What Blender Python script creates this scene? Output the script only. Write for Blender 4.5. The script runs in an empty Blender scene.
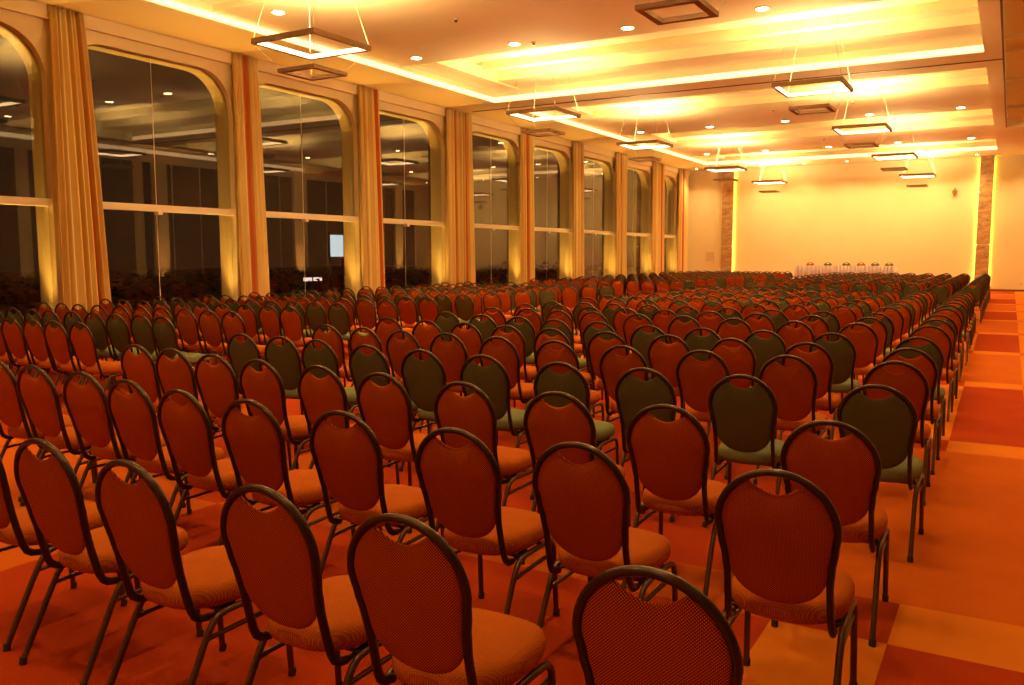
import bpy, bmesh, math, random
from mathutils import Vector, Matrix
from mathutils.geometry import tessellate_polygon
random.seed(7)
PI = math.pi
C = bpy.context.scene.collection
scn = bpy.context.scene

# ------------------------------------------------------------------ helpers
class MB:
    """collects vertices and faces, linked as one mesh object"""
    def __init__(s): s.v = []; s.f = []; s.m = []; s.uv = None; s.smooth = []
    def add(s, vs, fs, mi=0, smooth=False):
        o = len(s.v); s.v += [tuple(v) for v in vs]
        for f in fs: s.f.append(tuple(i+o for i in f)); s.m.append(mi); s.smooth.append(smooth)
    def box(s, x0, x1, y0, y1, z0, z1, mi=0):
        if x0 > x1: x0, x1 = x1, x0
        if y0 > y1: y0, y1 = y1, y0
        vs = [(x0,y0,z0),(x1,y0,z0),(x1,y1,z0),(x0,y1,z0),(x0,y0,z1),(x1,y0,z1),(x1,y1,z1),(x0,y1,z1)]
        s.add(vs, [(0,3,2,1),(4,5,6,7),(0,1,5,4),(1,2,6,5),(2,3,7,6),(3,0,4,7)], mi)
        return s
    def tube(s, pts, ra, rb=None, n=10, up=(1,0,0), caps=True, mi=0, closed=False):
        """sweep an oval section along pts; ra along 'side', rb along the other axis"""
        rb = rb or ra; P = [Vector(p) for p in pts]; N = len(P); vs = []; fs = []
        upv = Vector(up)
        for i in range(N):
            if closed: t = (P[(i+1) % N]-P[i-1])
            else: t = P[min(i+1, N-1)]-P[max(i-1, 0)]
            t.normalize()
            a = upv - t*upv.dot(t)
            if a.length < 1e-4: a = t.orthogonal()
            a.normalize(); b = t.cross(a)
            for k in range(n):
                w = 2*PI*k/n
                vs.append(P[i]+a*(math.cos(w)*ra)+b*(math.sin(w)*rb))
        R = N if closed else N-1
        for i in range(R):
            j = (i+1) % N
            for k in range(n):
                l = (k+1) % n
                fs.append((i*n+k, i*n+l, j*n+l, j*n+k))
        s.add(vs, fs, mi, True)
        if caps and not closed:
            s.add(vs[:n], [tuple(range(n))[::-1]], mi); s.add(vs[-n:], [tuple(range(n))], mi)
        return s
    def mesh(s, name, mats):
        me = bpy.data.meshes.new(name); me.from_pydata(s.v, [], s.f)
        for m in (mats if isinstance(mats, (list, tuple)) else [mats]): me.materials.append(m)
        me.polygons.foreach_set('material_index', s.m); me.polygons.foreach_set('use_smooth', s.smooth)
        me.update(); return me
    def build(s, name, mats, parent=None, loc=None):
        o = bpy.data.objects.new(name, s.mesh(name, mats)); C.objects.link(o)
        if parent: o.parent = parent
        if loc: o.location = loc
        return o

def tag(o, label=None, cat=None, group=None, kind=None):
    if label: o['label'] = label
    if cat: o['category'] = cat
    if group: o['group'] = group
    if kind: o['kind'] = kind
    return o
def empty(name, loc=(0,0,0), rz=0):
    o = bpy.data.objects.new(name, None); C.objects.link(o); o.location = loc; o.rotation_euler = (0,0,rz)
    o.empty_display_size = .1
    return o
def copy_tree(o, parent=None):
    c = o.copy(); C.objects.link(c)
    if parent: c.parent = parent
    for ch in list(o.children): copy_tree(ch, c)
    return c
ORD = 'zeroth first second third fourth fifth sixth seventh eighth ninth tenth eleventh twelfth thirteenth fourteenth fifteenth sixteenth seventeenth eighteenth nineteenth twentieth'.split()

# ------------------------------------------------------------------ materials
def new_mat(name):
    m = bpy.data.materials.new(name); m.use_nodes = True
    nt = m.node_tree; b = nt.nodes['Principled BSDF']
    return m, nt, b
def N(nt, t, **kw):
    n = nt.nodes.new(t)
    for k, v in kw.items():
        if k in n.inputs: n.inputs[k].default_value = v
        else: setattr(n, k, v)
    return n
def mixc(nt, fac, a, b, blend='MIX'):
    n = nt.nodes.new('ShaderNodeMix'); n.data_type = 'RGBA'; n.blend_type = blend
    for sock, val in ((0, fac), (6, a), (7, b)):
        if hasattr(val, 'is_linked') or isinstance(val, bpy.types.NodeSocket): nt.links.new(val, n.inputs[sock])
        else: n.inputs[sock].default_value = val if sock == 0 else tuple(val)+((1,) if len(val) == 3 else ())
    return n.outputs[2]
def plain(name, col, rough=.6, metal=0, noise=.0, scale=4, bump=0, spec=.5):
    m, nt, b = new_mat(name)
    b.inputs['Roughness'].default_value = rough; b.inputs['Metallic'].default_value = metal
    b.inputs['Specular IOR Level'].default_value = spec
    tc = N(nt, 'ShaderNodeTexCoord'); nz = N(nt, 'ShaderNodeTexNoise', Scale=scale, Detail=4.0)
    nt.links.new(tc.outputs['Object'], nz.inputs['Vector'])
    c2 = tuple(max(0, c*(1-noise)) for c in col)
    nt.links.new(mixc(nt, nz.outputs['Fac'], c2, tuple(min(1, c*(1+noise*.5)) for c in col)), b.inputs['Base Color'])
    if bump:
        bp = N(nt, 'ShaderNodeBump', Strength=bump, Distance=.01); nt.links.new(nz.outputs['Fac'], bp.inputs['Height']); nt.links.new(bp.outputs[0], b.inputs['Normal'])
    return m
def emit(name, col, strength):
    m, nt, b = new_mat(name)
    b.inputs['Base Color'].default_value = (*col, 1)
    b.inputs['Emission Color'].default_value = (*col, 1); b.inputs['Emission Strength'].default_value = strength
    return m
def math_(nt, op, a, b=None):
    n = nt.nodes.new('ShaderNodeMath'); n.operation = op
    for i, v in enumerate((a, b)):
        if v is None: continue
        if isinstance(v, bpy.types.NodeSocket): nt.links.new(v, n.inputs[i])
        else: n.inputs[i].default_value = v
    return n.outputs[0]
def fabric(name, base, dot, axis='Z'):
    """woven upholstery with a diagonal lattice of raised dots"""
    m, nt, b = new_mat(name)
    tc = N(nt, 'ShaderNodeTexCoord'); sp = N(nt, 'ShaderNodeSeparateXYZ'); nt.links.new(tc.outputs['Object'], sp.inputs[0])
    k = 2*PI/.0080
    sx = math_(nt, 'SINE', math_(nt, 'MULTIPLY', sp.outputs['X'], k))
    yz = sp.outputs[axis]
    sz = math_(nt, 'SINE', math_(nt, 'MULTIPLY', yz, k))
    pr = math_(nt, 'MULTIPLY', sx, sz)
    ramp = N(nt, 'ShaderNodeMapRange'); ramp.inputs['From Min'].default_value = .28; ramp.inputs['From Max'].default_value = .75
    nt.links.new(pr, ramp.inputs['Value'])
    nz = N(nt, 'ShaderNodeTexNoise', Scale=9.0, Detail=3.0); nt.links.new(tc.outputs['Object'], nz.inputs['Vector'])
    base2 = mixc(nt, nz.outputs['Fac'], tuple(c*.8 for c in base), tuple(min(1, c*1.2) for c in base))
    nt.links.new(mixc(nt, ramp.outputs[0], base2, dot), b.inputs['Base Color'])
    bp = N(nt, 'ShaderNodeBump', Strength=.18, Distance=.001); nt.links.new(pr, bp.inputs['Height']); nt.links.new(bp.outputs[0], b.inputs['Normal'])
    b.inputs['Roughness'].default_value = .9; b.inputs['Specular IOR Level'].default_value = .08
    return m
def carpet(name, col, var=.22):
    m, nt, b = new_mat(name)
    tc = N(nt, 'ShaderNodeTexCoord')
    n1 = N(nt, 'ShaderNodeTexNoise', Scale=2.2, Detail=5.0, Roughness=.6); nt.links.new(tc.outputs['Object'], n1.inputs['Vector'])
    n2 = N(nt, 'ShaderNodeTexNoise', Scale=260.0, Detail=2.0); nt.links.new(tc.outputs['Object'], n2.inputs['Vector'])
    c = mixc(nt, n1.outputs['Fac'], tuple(x*(1-var) for x in col), tuple(min(1, x*(1+var)) for x in col))
    c = mixc(nt, math_(nt, 'MULTIPLY', n2.outputs['Fac'], .35), c, tuple(x*.55 for x in col))
    nt.links.new(c, b.inputs['Base Color'])
    bp = N(nt, 'ShaderNodeBump', Strength=.4, Distance=.004); nt.links.new(n2.outputs['Fac'], bp.inputs['Height']); nt.links.new(bp.outputs[0], b.inputs['Normal'])
    b.inputs['Roughness'].default_value = .95; b.inputs['Specular IOR Level'].default_value = .1
    return m

M_wall = plain('cream_paint', (.83,.75,.50), .7, noise=.06, scale=1.5)
M_ceil = plain('ceiling_paint', (.86,.80,.52), .75, noise=.04, scale=1.2)
M_trim = plain('white_painted_metal', (.80,.74,.62), .45, noise=.04)
M_track = plain('dark_track', (.10,.06,.03), .5)
M_brown = plain('bronze_lacquer', (.055,.028,.012), .30, metal=.5, noise=.25, scale=30)
M_brownl = plain('bronze_leg_lacquer', (.12,.066,.026), .32, metal=.5, noise=.25, scale=30)
M_rub = plain('black_rubber', (.05,.03,.015), .8)
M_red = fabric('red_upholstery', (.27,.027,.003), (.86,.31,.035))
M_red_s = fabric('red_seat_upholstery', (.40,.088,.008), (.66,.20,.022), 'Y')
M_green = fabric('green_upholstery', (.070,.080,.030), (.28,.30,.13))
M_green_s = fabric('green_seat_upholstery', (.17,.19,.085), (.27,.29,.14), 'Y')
M_pend = plain('pendant_brown_metal', (.30,.19,.11), .5, metal=.2, noise=.1)
M_cable = plain('steel_cable', (.75,.65,.5), .35, metal=.7)
M_wood = plain('brown_panelling', (.22,.11,.045), .45, noise=.35, scale=3)
M_seam = plain('dark_seam', (.03,.018,.01), .6)
M_skirt = plain('white_table_cloth', (.58,.50,.56), .8, noise=.05)
M_plate = plain('switch_plate', (.62,.52,.36), .5)
M_dark = plain('dark_plastic', (.05,.035,.02), .4)
M_grille = plain('detector_white', (.75,.65,.5), .5)
M_c_deep = carpet('carpet_deep_red', (.42,.045,.004))
M_c_mid = carpet('carpet_orange', (.56,.115,.006))
M_c_lite = carpet('carpet_light_orange', (.70,.20,.012))
LC = (1.0, .60, .21)          # lamp colour
M_lamp = emit('downlight_glow', (1,.72,.36), 28)
M_strip = emit('added_strip_glow', (1,.68,.32), 1.9)
M_pglow = emit('pendant_tube_glow', (1,.74,.40), 5)
M_ptop = emit('pendant_top_glow', (1,.62,.27), 60)
M_yel = emit('pilaster_backlight', (1,.74,.10), 17)
M_ulens = emit('uplight_lens_glow', (1,.6,.12), 6)
M_sign = emit('lit_sign_face', (.75,.9,1.0), .9)
M_olamp = emit('outdoor_lamp_face', (1,.75,.7), 1.2)

# travertine
M_trav, nt, b = new_mat('travertine')
tc = N(nt, 'ShaderNodeTexCoord'); mp = N(nt, 'ShaderNodeMapping'); mp.inputs['Scale'].default_value = (2,2,5)
nt.links.new(tc.outputs['Object'], mp.inputs[0]); nz = N(nt, 'ShaderNodeTexNoise', Scale=1.8, Detail=8.0, Roughness=.7); nt.links.new(mp.outputs[0], nz.inputs['Vector'])
cr = N(nt, 'ShaderNodeMapRange'); cr.inputs['From Min'].default_value = .35; cr.inputs['From Max'].default_value = .68; nt.links.new(nz.outputs['Fac'], cr.inputs['Value'])
nt.links.new(mixc(nt, cr.outputs[0], (.30,.16,.07), (.62,.42,.22)), b.inputs['Base Color']); b.inputs['Roughness'].default_value = .5

# curtain cloth: vertical stripes along the cloth width (u)
def curtain_mat(name, red_at, red_w=.05):
    m, nt, b = new_mat(name)
    uv = N(nt, 'ShaderNodeUVMap'); sp = N(nt, 'ShaderNodeSeparateXYZ'); nt.links.new(uv.outputs[0], sp.inputs[0])
    r = N(nt, 'ShaderNodeValToRGB'); nt.links.new(sp.outputs['X'], r.inputs[0]); cr = r.color_ramp; cr.interpolation = 'LINEAR'
    cream = (.84,.69,.32,1); gold = (.58,.38,.10,1); red = (.55,.14,.04,1); pale = (.90,.80,.46,1)
    stops = [(0,gold),(.10,cream),(.22,gold),(.30,pale),(.45,cream),(.55,gold),(.62,cream)]
    stops = [s for s in stops if abs(s[0]-red_at) > red_w*1.3]
    stops += [(red_at-red_w,cream),(red_at-red_w*.6,red),(red_at+red_w*.6,red),(red_at+red_w,gold),(.99,cream)]
    stops.sort(key=lambda s: s[0])
    while len(cr.elements) < len(stops): cr.elements.new(.5)
    for e, (p_, c_) in zip(cr.elements, stops): e.position = min(1, max(0, p_)); e.color = c_
    nt.links.new(r.outputs[0], b.inputs['Base Color']); b.inputs['Roughness'].default_value = .8
    b.inputs['Sheen Weight'].default_value = .2; b.inputs['Specular IOR Level'].default_value = .2
    return m
M_cur = [curtain_mat('striped_drape', .78), curtain_mat('striped_drape_broad', .45, .09), curtain_mat('striped_drape_edge', .88, .08)]

# glass: a clear pane that reflects the hall
M_glass, nt, b = new_mat('window_glass'); nt.nodes.remove(b)
out = nt.nodes['Material Output']; tr = N(nt, 'ShaderNodeBsdfTransparent', Color=(.86,.86,.82,1)); gl = N(nt, 'ShaderNodeBsdfGlossy', Color=(1,.97,.9,1), Roughness=.012)
fr = N(nt, 'ShaderNodeFresnel', IOR=1.95); mx = N(nt, 'ShaderNodeMixShader'); ge = N(nt, 'ShaderNodeNewGeometry')
nt.links.new(math_(nt, 'MULTIPLY', fr.outputs[0], math_(nt, 'SUBTRACT', 1.0, ge.outputs['Backfacing'])), mx.inputs[0]); nt.links.new(tr.outputs[0], mx.inputs[1]); nt.links.new(gl.outputs[0], mx.inputs[2]); nt.links.new(mx.outputs[0], out.inputs[0])

# ------------------------------------------------------------------ camera
f_px, yaw, pit, H = 854.3, math.radians(30.19), math.radians(5.858), 1.589
cam_d = bpy.data.cameras.new('camera'); cam = bpy.data.objects.new('camera', cam_d); C.objects.link(cam)
fw = Vector((-math.sin(yaw)*math.cos(pit), math.cos(yaw)*math.cos(pit), -math.sin(pit)))
rt = Vector((math.cos(yaw), math.sin(yaw), 0)); upv = rt.cross(fw)
cam.matrix_world = Matrix(((rt.x,upv.x,-fw.x,0),(rt.y,upv.y,-fw.y,0),(rt.z,upv.z,-fw.z,H),(0,0,0,1)))
cam_d.sensor_width = 36; cam_d.lens = f_px/1024*36; cam_d.clip_end = 300; cam_d.clip_start = .05
scn.camera = cam

# ------------------------------------------------------------------ room shell
XL, XR, Y0, Y1, ZS = -14.6, 2.5, -6.0, 43.1, 5.85
XT0, XT1 = -12.84, -.72                     # opening of the ceiling trays
# floor with the woven carpet patchwork (cell = wide patch + narrow strip)
def cuts(lo, hi, base, strip, period):
    r = [lo]; k = math.floor((lo-base)/period)
    while True:
        a = base+k*period
        for q in (a-strip, a):
            if lo+.01 < q < hi-.01: r.append(q)
        if a > hi: break
        k += 1
    return r+[hi]
fm = MB()
xs = cuts(XL, -.36+.001, -.36, .47, 3.97)[:-1]+[-.36, .2, XR]
xs = sorted(set(round(x, 3) for x in xs))
ys = cuts(Y0, Y1, 4.15, .47, 3.99)
for i in range(len(xs)-1):
    for j in range(len(ys)-1):
        xa, xb, ya, yb = xs[i], xs[i+1], ys[j], ys[j+1]
        ny = (yb-ya) < .6; jj = round(((ya+yb)/2-4.15)/3.99-.5)
        mid = (xa+xb)/2
        if mid > .2: mi = 2 if not ny else 1
        elif mid > -.36:
            mi = 2 if ny else (0 if jj % 2 else 1)
        else:
            nx = (xb-xa) < .6; ii = round((mid+.36)/3.97+.5)
            if nx and ny: mi = 0
            elif mid > -.9: mi = 2 if (ii+jj) % 2 else 1
            elif nx or ny: mi = 1
            else: mi = 1 if (ii+jj) % 2 == 0 and jj < 0 else 0
        fm.add([(xa,ya,0),(xb,ya,0),(xb,yb,0),(xa,yb,0)], [(0,1,2,3)], mi)
for i_, (vx, vy, vz) in enumerate(fm.v):       # the patch joint drifts a little along the aisle
    if -1 < vx < -.3 and vy > 6: fm.v[i_] = (vx-.011*(vy-6), vy, vz)
tag(fm.build('floor', [M_c_deep, M_c_mid, M_c_lite]), kind='structure')
def struct(name, mb, mats): return tag(mb.build(name, mats), kind='structure')

# ceiling: soffit with stepped trays; (y0, y1) panels at z 6.0, recesses at 6.4
c = MB()
ZP, ZR, ZT = 6.0, 6.4, 6.75
c.box(XL-.6, XR+.1, Y0-.1, Y1+.1, ZT, ZT+.1)
c.box(XL, XT0, Y0, Y1, ZS, ZT)                                  # soffit by the windows
c.box(XT1, -.35, Y0, Y1, ZS, ZT)                                 # soffit by the side recess
c.box(-.35, XR, 33.6, Y1, ZS, ZT); c.box(-.35, XR, Y0, 33.6, 6.12, ZT)
for a, b_ in ((21.1, 22.8), (40.6, Y1)): c.box(XT0, XT1, a, b_, ZS, ZT)
panels = [(Y0, 6.0), (11.2, 16.6), (25.8, 30.2), (33.9, 38.0)]
for a, b_ in panels: c.box(XT0, XT1, a, b_, ZP, ZT)
rec = [(6.0,11.2),(16.6,21.1),(22.8,25.8),(30.2,33.9),(38.0,40.6)]
for a, b_ in rec:
    c.box(XT0, XT1, a, b_, ZR, ZT)
    c.box(XT0, -12.0, a, b_, ZP+.12, ZR)
for a, b_ in ((16.6,21.1),(6.0,11.2)):
    c.box(-12.0, XT1, b_-1.25, b_, 6.17, ZR); c.box(-11.7, XT1, b_-2.45, b_-2.2, 6.2, ZR)
for a, b_ in ((22.8,25.8),(30.2,33.9),(38.0,40.6)): c.box(-12.0, XT1, b_-.9, b_, 6.2, ZR)
for yy in (20.9, 22.3, 26.0, 30.6): # transverse tracks in the side recess
    c.box(-.35, XR, yy, yy+.5, 6.04, 6.12)
struct('ceiling', c, M_ceil)
t = MB(); t.box(XL+.45, -.35, 21.96, 22.02, ZS-.012, ZS)
t.box(-.39, -.352, Y0, 33.6, ZS-.012, ZS)
struct('trim_1', t, M_track)
# added glow strips stand in for cove light on lip and far edge faces
sidx = 0
def glow_strip(x0, x1, y0, y1, z0, z1, label):
    o = MB().box(x0, x1, y0, y1, z0, z1).build('added_glow_strip', M_strip)
    return tag(o, label, 'added glow strip', 'added glowing strips at the ceiling edges')
glow_strip(XT0, XT0+.02, 6.2, 21.08, ZS+.02, ZP-.02, 'long glowing stand-in for the lit window-side edge face of the nearer ceiling tray')
glow_strip(XT0, XT0+.02, 22.85, 40.55, ZS+.02, ZP-.02, 'long glowing stand-in for the lit window-side edge face of the farther ceiling tray')
glow_strip(XR-.02, XR, Y0+.1, 33.5, 5.88, 6.04, 'added out-of-view glowing strip on the right wall, brightening the side ceiling recess')  # added out of view to brighten the side recess
glow_strip(XT0+.02, XT1, 21.08, 21.1, ZS+.02, ZP, 'glowing stand-in for the lit face across the far end of the nearer ceiling tray')
glow_strip(XT0+.02, XT1, 40.58, 40.6, ZS+.02, ZP, 'glowing stand-in for the lit face across the far end of the farther ceiling tray')

# walls
w = MB(); w.box(XL-.6, XR+.1, Y1, Y1+.12, 0, ZT); struct('wall_back', w, M_wall)
w = MB(); w.box(XL-.6, XR+.1, Y0-.12, Y0, 0, ZT); struct('wall_front', w, M_wall)
w = MB(); w.box(XR, XR+.12, Y0, Y1, 0, ZT); 
ro = struct('wall_right', w, M_wall)
w = MB()
for k in range(10):
    ya = Y0+.4+k*4.9
    for j in range(3):
        w.box(XR-.04, XR, ya+.06+j*1.5, ya+1.44+j*1.5, .15, 5.5)
struct('trim_2', w, M_wood)
w = MB()
for k in range(5): w.box(XR-.22, XR, 7.6+k*8.3, 8.3+k*8.3, 0, ZS)
struct('trim_3', w, M_wall)
w = MB(); w.box(XL+.02, XR, Y1-.02, Y1, 0, .09); struct('baseboard_back', w, M_wood)
w = MB(); w.box(XR-.06, XR-.04, Y0, Y1, 0, .1); struct('baseboard_right', w, M_wood)

# window wall with round-topped openings
JR = [9.06, 13.17, 17.24, 21.15, 25.75, 29.65, 33.8, 38.0, 41.5]
JL = [5.45, 9.5, 13.62, 17.7, 22.3, 26.2, 30.1, 34.3, 38.5]
JR = [.8, 4.85]+JR; JL = [-2.7, 1.4]+[q-.1 for q in JL]
ZB, ZW, XO = .10, 5.42, -15.12
def opening(l, r, n=10, R=.80):
    pts = [(l, ZB), (r, ZB)]
    for k in range(n+1): a = PI/2*k/n; pts.append((r-R+R*math.cos(a), ZW-R+R*math.sin(a)))
    for k in range(n+1): a = PI/2+PI/2*k/n; pts.append((l+R+R*math.cos(a), ZW-R+R*math.sin(a)))
    return pts
w = MB()
ends = [Y0]+[(JR[i]+JL[i+1])/2 for i in range(len(JR)-1)]+[Y1]
for i, (l, r) in enumerate(zip(JL, JR)):
    outer = [(ends[i], 0), (ends[i+1], 0), (ends[i+1], ZT), (ends[i], ZT)]; hole = opening(l, r)
    tri = tessellate_polygon([[Vector((a, b_, 0)) for a, b_ in outer], [Vector((a, b_, 0)) for a, b_ in hole]])
    allp = outer+hole
    w.add([(XL, a, b_) for a, b_ in allp], tri); w.add([(XO, a, b_) for a, b_ in allp], [t_[::-1] for t_ in tri])
    n = len(hole)
    w.add([(XL, a, b_) for a, b_ in hole]+[(XO, a, b_) for a, b_ in hole], [(k, (k+1) % n, n+(k+1) % n, n+k) for k in range(n)])
struct('wall_left', w, M_wall)
# thin casing around every bay and the cornice
w = MB(); w.box(XL, XL+.10, Y0, Y1-.02, 5.62, ZS)
for i in range(len(JR)-1): w.box(XL, XL+.03, JR[i]+.12, JL[i+1]-.12, 0, 5.62)
struct('trim_4', w, M_wall)
XG = -14.74
for i, (l, r) in enumerate(zip(JL, JR)):
    if i < 2 and r < 3: pass
    e = tag(empty('window_%d' % (i+1), (XG, (l+r)/2, ZB)), kind='structure')
    hw = (r-l)/2
    def local(mb): return mb
    # panes: two below, two above the transom, meeting at a thin joint
    hole = opening(l, r); cy_, n_ = (l+r)/2, 0
    g = MB()
    for sgn in (-1, 1):
        g.box(-.004, .004, sgn*.004, sgn*hw, .001, 2.44-ZB)
    g.build('lower_pane', M_glass, e)
    pts = [(a-cy_, b_-ZB) for a, b_ in hole if b_ > 2.6]; pts = [(hw, 2.56-ZB)]+pts+[(-hw, 2.56-ZB)]
    g = MB(); n_ = len(pts)
    g.add([(.004, a, b_) for a, b_ in pts], [tuple(range(n_))]); g.add([(-.004, a, b_) for a, b_ in pts], [tuple(range(n_))[::-1]])
    g.add([(.004, a, b_) for a, b_ in pts]+[(-.004, a, b_) for a, b_ in pts], [(k, n_+k, n_+(k+1) % n_, (k+1) % n_) for k in range(n_)])
    up_ = g.build('upper_pane', M_glass, e)
    bm = bmesh.new(); bm.from_mesh(up_.data); bmesh.ops.remove_doubles(bm, verts=bm.verts, dist=1e-5); bmesh.ops.recalc_face_normals(bm, faces=bm.faces); bm.to_mesh(up_.data); bm.free()
    MB().box(-.05, .12, -hw, hw, 2.44-ZB, 2.57-ZB).build('transom', M_trim, e)
    g = MB().box(-.006, .006, -.004, .004, 0, 2.44-ZB); g.box(-.006, .006, -.004, .004, 2.57-ZB, ZW-ZB-.01)
    g.build('glass_joint', M_trim, e)
    g = MB().box(-.02, .12, -.05, .05, 2.38-ZB, 2.44-ZB); g.build('patch_fitting', M_trim, e)
    # floor uplight in the right-hand corner of each reveal
    if r > 4:
        u = tag(empty('uplight', (XL-.10, r-.16, ZB)), 'small floor uplight in window bay %s from the left' % ORD[i], 'lamp', 'uplights at the window reveals')
        u['label'] = 'small floor uplight washing the right jamb of the %s window' % ORD[max(1, i-1)] if i > 1 else 'small floor uplight beside the window nearest the camera'
        g = MB().tube([(0,0,0),(0,0,.07)], .05, n=16); g.build('housing', M_dark, u)
        g = MB().tube([(0,0,.071),(0,0,.078)], .04, n=16); g.build('lens', M_ulens, u)
        L = bpy.data.lights.new('uplight_beam', 'SPOT'); L.energy = 1500; L.color = (1,.48,.07); L.spot_size = math.radians(62); L.spot_blend = 1.0; L.shadow_soft_size = .04
        lo = bpy.data.objects.new('uplight_beam', L); C.objects.link(lo); lo.location = (XL-.16, r-.16, ZB+.10)
        lo.rotation_euler = Vector((-.01, -.27, 1)).to_track_quat('-Z', 'Y').to_euler()

# night outside
g = MB().box(-90, XO, -30, 110, -.25, -.15); struct('ground', g, plain('night_paving', (.10,.09,.08), .8))
h = MB(); rnd = random.Random(3)
for k in range(1500):
    yy = rnd.uniform(5, 60); xx = -26+rnd.uniform(-.8, .8); zz = rnd.uniform(-.1, 1.0)
    s_ = rnd.uniform(.08, .2); a = rnd.uniform(0, PI)
    v = [(xx+s_*math.cos(a+q*PI/2)*(.9), yy+s_*math.sin(a+q*PI/2), zz+s_*rnd.uniform(-.6, .6)) for q in range(4)]
    h.add(v, [(0,1,2,3)])
tag(h.build('hedge', plain('hedge_leaves', (.03,.05,.02), .8)), 'dark clipped hedge beyond the windows in the night', 'hedge', kind='stuff')
sg = tag(empty('lit_sign', (-30, 33.6, -.15)), 'small lit bluish white sign board outside in the dark', 'sign')
MB().box(-.05, .05, -.55, .55, 1.55, 2.85).build('board', M_dark, sg); MB().box(.05, .07, -.48, .48, 1.65, 2.75).build('lit_face', M_sign, sg)
MB().box(-.05, .05, -.5, -.42, 0, 1.55).build('post', M_dark, sg); MB().box(-.05, .05, .42, .5, 0, 1.55).build('post', M_dark, sg)
for k, yy in enumerate((31.5, 32.2)):
    u = tag(empty('bollard_lamp', (-30, yy, -.15)), '%s of two low pinkish lamps outside below the lit sign' % ('left', 'right')[k], 'lamp', 'low outdoor lamps')
    MB().box(-.06, .06, -.12, .12, 0, .45).build('post', M_dark, u); MB().box(-.08, .08, -.22, .22, .45, .62).build('lamp_head', M_olamp, u)

# pilasters on the back wall with light behind their edges
for k, (xa, xb) in enumerate(((-12.72, -12.17), (-1.38, -.84))):
    e = tag(empty('stone_pilaster', ((xa+xb)/2, Y1-.12, 0)), ('speckled brown stone pilaster on the back wall near the windows', 'speckled brown stone pilaster on the back wall near the right aisle')[k], 'pilaster', 'stone pilasters')
    hw = (xb-xa)/2; g = MB(); z = 0
    for zz in (2.03, 4.32, ZS): g.box(-hw, hw, -.09, .03, z+.006, zz-.006); z = zz
    g.build('stone_slab', M_trav, e)
    g = MB().box(-hw+.05, hw-.05, .03, .115, .01, ZS-.01); g.build('backing', M_wall, e)
    for sgn in ((1,) if k == 0 else (-1, 1)):
        xx = sgn*(hw-.03); MB().box(xx-.01, xx+.01, .05, .07, .05, ZS-.05).build('light_strip', M_yel, e)
for k in range(5):      # warm uplights washing the columns of the right wall
    L = bpy.data.lights.new('column_uplight', 'SPOT'); L.energy = 1600; L.color = (1,.42,.09); L.spot_size = math.radians(34); L.spot_blend = .8; L.shadow_soft_size = .05
    lo = bpy.data.objects.new('column_uplight', L); C.objects.link(lo); lo.location = (XR-.42, 7.95+8.3*k, .12); lo.rotation_euler = Vector((.06, 0, 1)).to_track_quat('-Z', 'Y').to_euler()
p_ = tag(MB().box(-13.52, -13.14, Y1-.03, Y1, 1.28, 1.72).build('wall_panel', M_plate), 'square beige wall plate left of the window-side pilaster', 'wall plate')
e = tag(empty('wall_speaker', (-2.32, Y1-.02, 4.4)), 'small dark bracketed device high on the back wall', 'wall device')
g = MB().box(-.03, .03, -.06, .02, -.02, .14); g.build('bracket', M_dark, e)
g = MB().tube([(0,-.14,-.04),(0,-.02,.0)], .11, n=16, up=(1,0,0)); g.build('housing', plain('beige_device', (.35,.25,.14), .5), e)
tag(MB().box(.36, .46, Y1-.02, Y1, .30, .36).build('wall_socket', M_plate), 'tiny wall socket low on the back wall right of the pilaster', 'socket')

# podium and head table
w = MB(); w.box(-10.5, -2.8, 39.6, Y1-.03, 0, .33); struct('podium', w, M_c_deep)
tb = tag(empty('conference_table', (-6.45, 40.9, .33)), 'long head table on the podium hidden by its white skirt', 'table')
g = MB().box(-2.08, 2.08, -.36, .36, .72, .75); g.build('tabletop', M_wood, tb)
for sx in (-1, 1):
    for sy in (-1, 1): MB().box(sx*2.0-.03, sx*2.0+.03, sy*.28-.03, sy*.28+.03, 0, .72).build('leg', M_brown, tb)
def pleated():
    m = MB(); vs = []; path = []
    L_, W_ = 2.10, .39; per = [(-L_, W_), (-L_, -W_), (L_, -W_), (L_, W_)]
    def seg(a, b_, n):
        for k in range(n): path.append((a[0]+(b_[0]-a[0])*k/n, a[1]+(b_[1]-a[1])*k/n))
    seg(per[0], per[1], 50); seg(per[1], per[2], 280); seg(per[2], per[3], 50); path.append(per[3])
    n = len(path)
    for z in (.02, .4, .765):
        for k, (x, y) in enumerate(path):
            dx, dy = (-1, 0) if k < 50 else ((0, -1) if k < 330 else (1, 0))
            a = (.05 if z < .7 else .02)*math.sin(k*.62)
            vs.append((x+dx*a, y+dy*a, z))
    fs = [(r*n+k, r*n+k+1, (r+1)*n+k+1, (r+1)*n+k) for r in range(2) for k in range(n-1)]
    m.add(vs, fs, 0, True); m.box(-L_, L_, -W_, W_, .755, .772)
    return m
sk = pleated().build('table_skirt', M_skirt, loc=(-6.45, 40.9, .33)); md = sk.modifiers.new('thickness', 'SOLIDIFY'); md.thickness = .004
tag(sk, 'white pleated cloth skirt around the head table', 'tablecloth')

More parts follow.
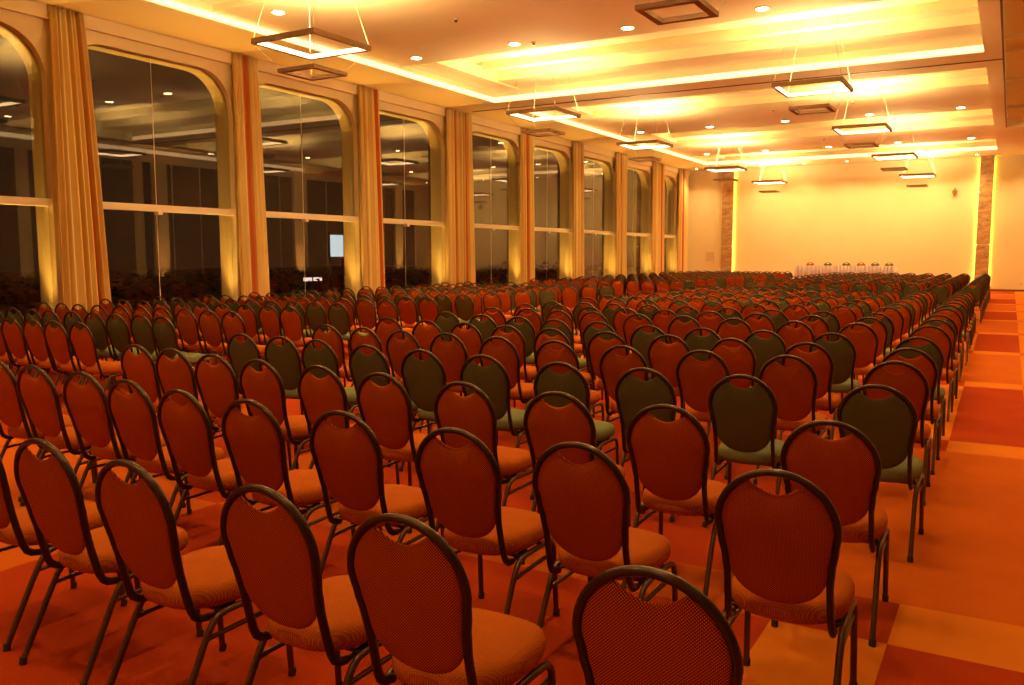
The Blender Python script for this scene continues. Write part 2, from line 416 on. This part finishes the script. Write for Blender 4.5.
# ------------------------------------------------------------------ curtains
def curtain(y0t, y1t, y0b, y1b, mat, folds, label, seed=0, x=-14.45):
    rnd = random.Random(seed); nu, nz = 120, 16; vs = []; m = MB()
    ph = [rnd.uniform(0, 6) for _ in range(4)]
    for j in range(nz+1):
        s = j/nz; z = .02+(5.84-.02)*(1-s); y0 = y0t+(y0b-y0t)*s**.8; y1 = y1t+(y1b-y1t)*s**.8
        for i in range(nu+1):
            u = i/nu
            uu = u+.012*math.sin(9*u+ph[2]+2*s)
            a = (.040+.028*s)*math.sin(2*PI*folds*uu+ph[0])+.018*math.sin(2*PI*folds*.37*u+ph[1]+s)
            vs.append((x+a, y0+(y1-y0)*(u+.012*math.sin(4*PI*folds*uu)*0), z))
    fs = [(j*(nu+1)+i, (j+1)*(nu+1)+i, (j+1)*(nu+1)+i+1, j*(nu+1)+i+1) for j in range(nz) for i in range(nu)]
    m.add(vs, fs, 0, True); me = m.mesh('curtain', mat)
    uv = me.uv_layers.new(name='UVMap')
    for poly in me.polygons:
        for li in poly.loop_indices:
            vi = me.loops[li].vertex_index; uv.data[li].uv = ((vi % (nu+1))/nu, 1-(vi//(nu+1))/nz)
    o = bpy.data.objects.new('curtain', me); C.objects.link(o)
    md = o.modifiers.new('thickness', 'SOLIDIFY'); md.thickness = .006
    return tag(o, label, 'curtain', 'striped curtains between the windows')
CU = [(8.95,9.55,8.88,9.85,0,7,'tall cream curtain with thin red stripe, leaning, leftmost in view'),
      (12.95,13.68,12.98,13.85,1,8,'tall striped curtain right of the second window from the left'),
      (17.0,17.75,17.05,17.9,2,8,'tall curtain with wide red right edge, third from the left'),
      (20.85,21.45,20.85,21.5,0,6,'left of two touching curtains between fourth and fifth windows'),
      (21.62,22.25,21.58,22.42,1,6,'right of two touching curtains between fourth and fifth windows'),
      (25.35,26.15,25.4,26.3,1,8,'narrow looking striped curtain right of the fifth window'),
      (29.2,30.1,29.3,30.2,0,8,'narrow looking striped curtain right of the sixth window'),
      (33.3,34.4,33.4,34.5,1,9,'striped curtain right of the seventh window'),
      (37.6,39.0,37.7,39.1,0,10,'broad striped curtain right of the eighth window'),
      (41.2,42.5,41.2,42.6,1,10,'farthest striped curtain next to the back wall'),
      (4.85,5.5,4.85,5.6,0,7,'')]
for k, q in enumerate(CU):
    if q[6]: curtain(q[0]+.14, q[1]+.14, q[2]+.13, q[3]+.14, M_cur[q[4]], q[5], q[6], seed=k+1)

# ------------------------------------------------------------------ ceiling fittings
def spot_lamp(x, y, z, e):
    L = bpy.data.lights.new('downlight_beam', 'SPOT'); L.energy = e; L.color = LC; L.spot_size = math.radians(125); L.spot_blend = .9; L.shadow_soft_size = .07
    o = bpy.data.objects.new('downlight_beam', L); C.objects.link(o); o.location = (x, y, z-.03)
DX = [-11.8, -9.25, -6.7, -4.1, -1.55]
def downlight(x, y, z, label, e, r=.11, tmpl=[None]):
    u = tag(empty('recessed_downlight', (x, y, z)), label, 'ceiling lamp', 'recessed downlights')
    g = MB(); g.tube([(0,0,0),(0,0,-.012)], r*1.25, n=20, up=(1,0,0)); g.build('trim_ring', M_grille, u)
    g = MB(); g.tube([(0,0,-.012),(0,0,-.020)], r, n=20, up=(1,0,0)); g.build('lens', M_lamp, u)
    if e: spot_lamp(x, y, z, e)
E_D = 330
rown = {11.8:'nearest', 16.0:'second nearest', 29.5:'third', 37.3:'fourth', 41.9:'farthest'}
for y in (16.0, 29.5, 37.3, 11.8):
    for k, x in enumerate(DX):
        if y == 11.8 and k > 0: spot_lamp(x, y, ZP, E_D); continue
        downlight(x, y, ZP, 'glowing recessed ceiling downlight, %s from the windows in the %s row' % (ORD[k+1], rown[y]), E_D)
for k, x in enumerate((-10.6, -8.6, -6.7, -5.0, -3.2, -1.5)):
    downlight(x, 41.9, ZS, 'small recessed downlight, %s from the windows in the farthest row' % ORD[k+1], 420, r=.05)
for y in (-3.0, 1.5, 5.0):
    for x in DX: spot_lamp(x, y, ZP, E_D*.55)
for k, y in enumerate((8.0, 14.0, 20.0, 26.5, 32.0)):
    downlight(1.35, y, 6.04 if y in (26.5,) else 6.12, 'added out-of-view downlight brightening the side ceiling recess, %s from the camera' % ORD[k+1], 330)  # made-up lamps out of view, brightening the side recess and aisle floor
for x, w_ in ((-13.75, 'left'), (.75, 'right')):
    downlight(x, 41.9, ZS, 'small added downlight beyond the %s pilaster brightening the back wall' % w_, 330, r=.05)  # extra lamps added to brighten both ends of the back wall
for k, (x, y) in enumerate(((-9.25,13.8),(-3.95,14.9),(-8.85,16.1),(-4.2,26.8),(-6.5,27.0),(-6.4,34.6))):
    u = tag(empty('smoke_detector', (x, y, ZP)), 'tiny round ceiling detector, %s nearest the camera' % ORD[k+1], 'detector', 'ceiling detectors')
    MB().tube([(0,0,0),(0,0,-.03)], .05, n=14).build('base', M_grille, u); MB().tube([(0,0,-.03),(0,0,-.06)], .028, n=14).build('sensor', M_brownl, u)

def square_frame(mb, half, z0, z1, th):
    for a in range(4):
        pass
    h, i_ = half, half-th
    o = [(-h,-h),(h,-h),(h,h),(-h,h)]; n_ = [(-i_,-i_),(i_,-i_),(i_,i_),(-i_,i_)]
    vs = [(x,y,z0) for x,y in o]+[(x,y,z0) for x,y in n_]+[(x,y,z1) for x,y in o]+[(x,y,z1) for x,y in n_]
    fs = []
    for k in range(4):
        l = (k+1) % 4
        fs += [(k,4+k,4+l,l), (8+k,8+l,12+l,12+k), (k,l,8+l,8+k), (4+k,12+k,12+l,4+l)]
    mb.add(vs, fs); return mb
def pendant():
    e = empty('pendant_lamp')
    u = square_frame(MB(), .665, 0, .085, .045).build('upper_frame', M_pend, e)
    square_frame(MB(), .619, .012, .080, .006).build('inner_tube', M_pglow, u)
    square_frame(MB(), .39, -.42, -.36, .085).build('lower_frame', M_pend, e)
    return e
P0 = pendant(); first = True
PX = (-9.88, -3.63); PY = {-9.88: (10.6, 18.5, 25.1, 33.7, 41.35-.6), -3.63: (10.2, 18.3, 24.9, 32.3, 40.6)}
cnt = 0
def ceil_z(y):
    for a, b_ in panels:
        if a <= y <= b_: return ZP
    for a, b_ in ((21.1,22.8),(40.6,Y1)):
        if a <= y <= b_: return ZS
    return ZR
for x in PX:
    for k, y in enumerate(PY[x]):
        e = P0 if first else copy_tree(P0); first = False
        zc = min(ceil_z(y-.3), ceil_z(y+.3)); zp = 4.90
        e.location = (x, y, zp)
        tag(e, 'two-tier square pendant lamp, %s from the camera over the %s seating' % (ORD[k+1], 'window-side' if x < -6 else 'aisle-side'), 'pendant lamp', 'square two-tier pendant lamps')
        L = bpy.data.lights.new('pendant_uplight', 'AREA'); L.energy = 235; L.color = (1,.62,.24); L.shape = 'SQUARE'; L.size = 1.2
        lo = bpy.data.objects.new('pendant_uplight', L); C.objects.link(lo); lo.location = (x, y, zp+.10); lo.rotation_euler = (PI, 0, 0)
        for sx in (-1, 1):
            for sy in (-1, 1):
                zz = ceil_z(y+sy*.3)
                MB().tube([(sx*.64, sy*.64, .085), (sx*.32, sy*.3, zz-zp)], .005, n=5).build('cable', M_cable, e)
                MB().tube([(sx*.355, sy*.355, -.36), (sx*.64, sy*.64, 0)], .004, n=5).build('cable', M_cable, e)

# ------------------------------------------------------------------ banquet chair
# local frame: faces +y, floor at 0, origin between the feet; hoop top at y = -.285
OY = -.285
def prof_y(z):                       # lean of the back
    K = [(.35,.135),(.39,.112),(.46,.093),(.56,.070),(.74,.028),(.92,0.0),(1.0,-.02)]
    for (a, ya), (b_, yb) in zip(K, K[1:]):
        if z <= b_:
            t_ = max(0, (z-a)/(b_-a)); return OY+ya+(yb-ya)*t_
    return OY
def half_w(z):                       # hoop centreline half width below the arc
    K = [(.36,.168),(.44,.165),(.53,.163),(.60,.169),(.66,.179),(.725,.187)]
    for (a, wa), (b_, wb) in zip(K, K[1:]):
        if z <= b_:
            t_ = max(0, (z-a)/(b_-a)); t_ = t_*t_*(3-2*t_); return wa+(wb-wa)*t_
    return .188
ZA, HA = .722, .185
def hoop_path(n_arc=24, n_leg=9):
    P = []
    left = [(-.165, OY+.29, .362), (-.166, OY+.23, .356), (-.167, OY+.178, .353), (-.168, OY+.143, .360), (-.168, OY+.122, .375)]
    for k in range(n_leg): z = .40+(ZA-.40)*k/(n_leg); left.append((-half_w(z), prof_y(z), z))
    P += left
    for k in range(n_arc+1):
        a = PI-PI*k/n_arc; z = ZA+HA*math.sin(a); P.append((.188*math.cos(a), prof_y(z), z))
    P += [(-x, y, z) for x, y, z in reversed(left)]
    return P
def pad_outline(n=64):
    """closed outline (x,z) of the back pad inside the hoop, from bottom centre anticlockwise"""
    ins = .010; R = []
    zb, zs = .450, .59
    # right half from bottom centre up to the scoop
    for k in range(n//4):
        a = PI/2*k/(n//4); w_ = half_w(zs)-ins
        R.append((w_*math.sin(a)**.92, zs-(zs-zb)*math.cos(a)**.95 if k else zb))
    for k in range(8): z = zs+(ZA-zs)*k/8; R.append((half_w(z)-ins, z))
    xe = .088; aend = math.acos(xe/(.188-ins))
    for k in range(13): a = aend*k/12; R.append(((.188-ins)*math.cos(a), ZA+(HA-ins)*math.sin(a)))
    ztop = R[-1][1]
    for k in range(1, 9):
        t_ = k/8; x = xe*(1-t_); R.append((x, ztop-.040*math.sin(PI/2*t_)))
    L = [(-x, z) for x, z in R[1:-1]][::-1]
    return R+L
def smoothpad(outline, cx_, cz_, rings, T, yfun, mb, bulge=1.0):
    n = len(outline); vs = []
    prof = [(1-(k/rings)**1.0) for k in range(rings+1)]
    S = [math.cos(PI/2*k/rings)**.55 if k else 1.0 for k in range(rings)]+[0]
    S = [1.0, .985, .95, .88, .74, .5, .25, 0.0] if rings == 7 else [1.0, .95, .75, 0.0]
    fs = []
    for side in (1, -1):
        base = len(vs)
        for s in S[:-1]:
            for x, z in outline:
                px, pz = cx_+(x-cx_)*s, cz_+(z-cz_)*s
                th = T*(max(0, 1-s**5))**.5*(.72+.28*(1-s*s))
                vs.append((px, yfun(pz)+side*th, pz))
        ci = len(vs); vs.append((cx_, yfun(cz_)+side*T, cz_))
        R = len(S)-1
        for r in range(R-1):
            for k in range(n):
                l = (k+1) % n; q = (base+r*n+k, base+r*n+l, base+(r+1)*n+l, base+(r+1)*n+k)
                fs.append(q if side < 0 else q[::-1])
        for k in range(n):
            l = (k+1) % n; q = (base+(R-1)*n+k, base+(R-1)*n+l, ci); fs.append(q if side < 0 else q[::-1])
    # join the rims
    o2 = (len(S)-1)*n+1
    for k in range(n): l = (k+1) % n; fs.append((k, o2+k, o2+l, l))
    mb.add(vs, fs, 0, True)
def seat_mb(n=48, prof=None):
    cy_, hx, hy = OY+.325, .203, .228; vs = []; fs = []
    prof = prof or [(.0,.377),(.90,.377),(.975,.388),(1.0,.408),(.99,.428),(.95,.446),(.84,.459),(.5,.468),(.0,.471)]
    for s, z in prof[1:-1]:
        for k in range(n):
            a = 2*PI*k/n; ca, sa = math.cos(a), math.sin(a); e = 2.0/(3.3 if sa > 0 else 2.6)
            x = hx*s*abs(ca)**e*(1 if ca > 0 else -1); y = hy*s*abs(sa)**e*(1 if sa > 0 else -1)
            tap = 1-.06*max(0, -y/hy)
            vs.append((x*tap, cy_+y, z))
    R = len(prof)-2; b0 = len(vs); vs.append((0, cy_, prof[0][1])); vs.append((0, cy_, prof[-1][1]))
    for r in range(R-1):
        for k in range(n): l = (k+1) % n; fs.append((r*n+k, r*n+l, (r+1)*n+l, (r+1)*n+k))
    for k in range(n):
        l = (k+1) % n; fs.append((l, k, b0)); fs.append(((R-1)*n+k, (R-1)*n+l, b0+1))
    m = MB(); m.add(vs, fs, 0, True); return m
def leg_path(sx, rear, fine=True):
    x = .191*sx
    if rear: P = [(x*1.02, OY+0.005, .012), (x, OY+0.135, .27), (x, OY+0.160, .315), (x, OY+0.177, .338), (x, OY+0.203, .356), (x, OY+0.237, .362), (x, OY+0.355, .363)]
    else: P = [(x*1.02, OY+0.525, .012), (x, OY+0.507, .27), (x, OY+0.502, .315), (x, OY+0.492, .335), (x, OY+0.473, .353), (x, OY+0.437, .360), (x, OY+0.355, .363)]
    return P if fine else [P[0], P[2], P[4], P[-1]]
def make_chair(fabs, level):
    fab, fab_seat = fabs
    """level 2: every part and foot; 1: main parts with fewer faces; returns the root"""
    e = empty('banquet_chair'); hi = level == 2
    nt_ = 10 if hi else 6
    MB().tube(hoop_path(28 if hi else 14, 9 if hi else 5), .0150, .0120, n=nt_, up=(0,1,0)).build('back_frame', M_brown, e)
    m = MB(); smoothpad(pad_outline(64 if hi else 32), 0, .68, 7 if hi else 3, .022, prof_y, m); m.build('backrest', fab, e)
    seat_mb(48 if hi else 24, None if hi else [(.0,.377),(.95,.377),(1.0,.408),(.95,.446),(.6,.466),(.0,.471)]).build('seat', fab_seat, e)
    for sx in (-1, 1):
        for rear in (True, False):
            l = MB().tube(leg_path(sx, rear, hi), .0120, n=8 if hi else 5).build('leg', M_brownl, e)
            if hi:
                p = leg_path(sx, rear)[0]
                MB().tube([(p[0], p[1], 0), (p[0], p[1]+.004, .028)], .0145, n=10).build('rubber_foot', M_rub, l)
        if hi:
            x = .186*sx
            MB().tube([(x, OY+.147, .285), (x, OY+.185, .288), (x, OY+.445, .293), (x, OY+.503, .295)], .009, n=8).build('stretcher', M_brownl, e)
    if hi:
        for k in range(2):
            yy = OY+.22+.18*k; MB().tube([(-.19, yy, .364), (.19, yy, .364)], .008, n=6, up=(0,0,1)).build('cross_rail', M_brownl, e)
    return e
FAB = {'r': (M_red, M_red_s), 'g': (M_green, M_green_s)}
proto = {(c_, l_): make_chair(FAB[c_], l_) for c_ in 'rg' for l_ in (1, 2)}
used = set()
# seat positions (x, y of the top of each back), read row by row
near = {
 1:[(-.64,1.69),(-1.34,1.72),(-1.87,1.74),(-2.49,1.74),(-3.06,1.79),(-3.62,1.83)],
 2:[(-.605,2.69),(-1.32,2.73),(-1.85,2.72),(-2.48,2.78),(-3.06,2.79),(-3.58,2.82),(-4.12,2.91),(-4.63,2.98),(-5.16,3.01),(-5.66,3.06)],
 3:[(-.605,3.62),(-1.315,3.64),(-1.91,3.72),(-2.50,3.76),(-3.10,3.82),(-3.63,3.88),(-4.18,3.91),(-4.68,3.97),(-5.20,4.05),(-5.69,4.11)],
 4:[(-.57,4.76),(-1.28,4.78),(-1.87,4.78),(-2.43,4.77),(-3.06,4.86),(-3.62,4.92),(-4.17,4.98),(-4.76,5.08),(-5.22,5.13),(-5.71,5.16)],
 5:[(-.60,5.89),(-1.27,5.88),(-1.87,5.90),(-2.48,5.90),(-3.08,5.97),(-3.65,6.03),(-4.21,6.10),(-4.70,6.10),(-5.20,6.17),(-5.74,6.25)],
 6:[(-.61,6.78),(-1.33,6.83),(-1.93,6.86),(-2.48,6.90),(-3.06,6.92),(-3.64,6.97),(-4.18,7.07),(-4.70,7.13),(-5.21,7.18),(-5.79,7.28)],
 7:[(-.63,7.74),(-1.31,7.79),(-1.89,7.76),(-2.45,7.72),(-2.99,7.75),(-3.59,7.92),(-4.12,7.97),(-4.65,8.13),(-5.18,8.21),(-5.80,8.40)],
 8:[(-.64,9.03),(-1.29,9.06),(-1.89,9.02),(-2.54,9.10),(-3.12,9.18),(-3.68,9.20),(-4.28,9.28),(-4.76,9.30),(-5.26,9.42),(-5.78,9.42)]}
COLX = [-.64,-1.31,-1.90,-2.50,-3.09,-3.65,-4.20,-4.73,-5.24,-5.78]
YS = {9:9.98, 10:10.78, 11:12.05, 12:12.93, 13:13.75, 14:14.7, 15:15.6, 16:16.45, 17:17.35, 18:18.2, 19:19.0}
rj = random.Random(11)
for k, y in YS.items():
    near[k] = [(x-.012*(y-9)+rj.uniform(-.015,.015), y+.0125*(x-COLX[0])**2+rj.uniform(-.03,.03)) for x in COLX]
for k in range(14):
    y = 22.35+1.02*k; near[20+k] = [(x-.10-.004*(y-20)+rj.uniform(-.015,.015), y+.010*(x-COLX[0])**2+rj.uniform(-.03,.03)) for x in COLX]
left = {}
LY = [5.28,6.20,7.18,8.22,9.17,10.10,11.12,12.26,13.35,14.45,15.4,16.4,17.4,18.4]+[21.6+1.05*k for k in range(15)]
LX0 = [-8.07,-8.03,-8.08,-8.16,-8.18,-8.05,-8.04,-8.12,-8.2,-8.2]
for k, y in enumerate(LY):
    x0 = LX0[k] if k < len(LX0) else (-8.15 if k < 14 else -7.95)
    left[k+1] = [(x0-.430*j+rj.uniform(-.003,.003), y+(-.09+.02*j if k == 0 else .0)+(.008*(j-4.5) if k == 1 else 0)+rj.uniform(-.02,.02)) for j in range(10)]
chairs = []
for r, L in near.items():
    for j, (x, y) in enumerate(L):
        col = 'g' if (r >= 4 and r % 3 == 1) or (r >= 20 and (r-20) % 3 == 0) else 'r'
        if r >= 20: col = 'g' if (r-20) % 3 == 0 else 'r'
        chairs.append((x, y, col, 'near', r, j))
for r, L in left.items():
    for j, (x, y) in enumerate(L): chairs.append((x, y, 'g' if r % 3 == 2 else 'r', 'left', r, j))
def visible(x, y):
    d = Vector((x, y, .9))-Vector((0, 0, H)); z = d.dot(fw); 
    return z > .3 and -60 < 512+f_px*d.dot(rt)/z < 1090
chairs = [c_ for c_ in chairs if visible(c_[0], c_[1])]
chairs.sort(key=lambda c_: math.hypot(c_[0], c_[1]))
NIND = 294
def label(col, blk, r, j):
    cn = {'r': 'red', 'g': 'green'}[col]
    if blk == 'near': return '%s banquet chair, %s from the carpeted aisle, in the %s row from the camera' % (cn, ORD[j+1], ORD[r])
    return '%s banquet chair, %s from the central gap, in the %s window-side row from the camera' % (cn, ORD[j+1], ORD[r])
def place(col, lev, x, y, rz, z=0):
    key = (col, lev)
    if key in used: e = copy_tree(proto[key])
    else: e = proto[key]; used.add(key)
    # x, y are where the top of the back stands
    ox, oy = -math.sin(rz)*OY, math.cos(rz)*OY
    e.location = (x-ox, y-oy, z); e.rotation_euler = (0, 0, rz); return e
for x, y, col, blk, r, j in chairs[:NIND]:
    rz = rj.uniform(-.03, .03) if blk == 'near' else rj.uniform(-.008, .008)
    d = math.hypot(x, y)
    e = place(col, 2 if d < 7.2 else 1, x, y, rz)
    g = {('near','r'):'red chairs of the block beside the carpeted aisle', ('near','g'):'green chairs of the block beside the carpeted aisle', ('left','r'):'red chairs of the block by the windows', ('left','g'):'green chairs of the block by the windows'}[(blk, col)]
    tag(e, label(col, blk, r, j), 'chair', g)
for k, x in enumerate((-8.12, -7.34, -6.53, -5.90, -5.30, -4.72)):
    col = 'rggrgg'[k] if k != 3 else 'r'
    e = place('rggrgg'[k], 1, x, 41.75, PI, .33)
    e.location = (x, 41.75-.285, .33)
    tag(e, '%s chair behind the white head table, %s from the left' % ({'r':'red','g':'green'}['rggrgg'[k]], ORD[k+1]), 'chair', 'chairs behind the head table')
# the remaining distant rows as one mass
m = MB(); lib = {}
def low(mi):
    q = MB(); q.tube(hoop_path(8, 3), .014, n=5, up=(0,1,0), caps=False, mi=0)
    t_ = MB(); smoothpad(pad_outline(16), 0, .68, 3, .022, prof_y, t_); q.add(t_.v, t_.f, mi, True)
    t_ = seat_mb(12, [(.0,.377),(1.0,.40),(.95,.446),(.0,.471)]); q.add(t_.v, t_.f, mi, True)
    for sx in (-1, 1):
        for rear in (True, False): q.tube(leg_path(sx, rear, False), .0120, n=4, caps=False, mi=3)
    return q
lib = {'r': low(1), 'g': low(2)}
for x, y, col, blk, r, j in chairs[NIND:]:
    q = lib[col]; o = len(m.v); dy = y-OY
    m.v += [(a+x, b_+dy, c_) for a, b_, c_ in q.v]
    m.f += [tuple(i+o for i in f) for f in q.f]; m.m += q.m; m.smooth += q.smooth
st = m.build('banquet_chairs', [M_brown, M_red, M_green, M_brownl])
tag(st, 'distant rows of red and green banquet chairs toward the back wall', 'chairs', kind='stuff')
for key, e in proto.items():
    if key not in used:
        for ch in list(e.children_recursive)+[e]: bpy.data.objects.remove(ch)

# ------------------------------------------------------------------ light and film
wd = bpy.data.worlds.new('night'); scn.world = wd; wd.use_nodes = True
wd.node_tree.nodes['Background'].inputs[0].default_value = (.020,.013,.006,1); wd.node_tree.nodes['Background'].inputs[1].default_value = .6
scn.view_settings.view_transform = 'Standard'; scn.view_settings.look = 'None'; scn.view_settings.gamma = 1
scn.view_settings.use_curve_mapping = False; scn.view_settings.exposure = 0.2
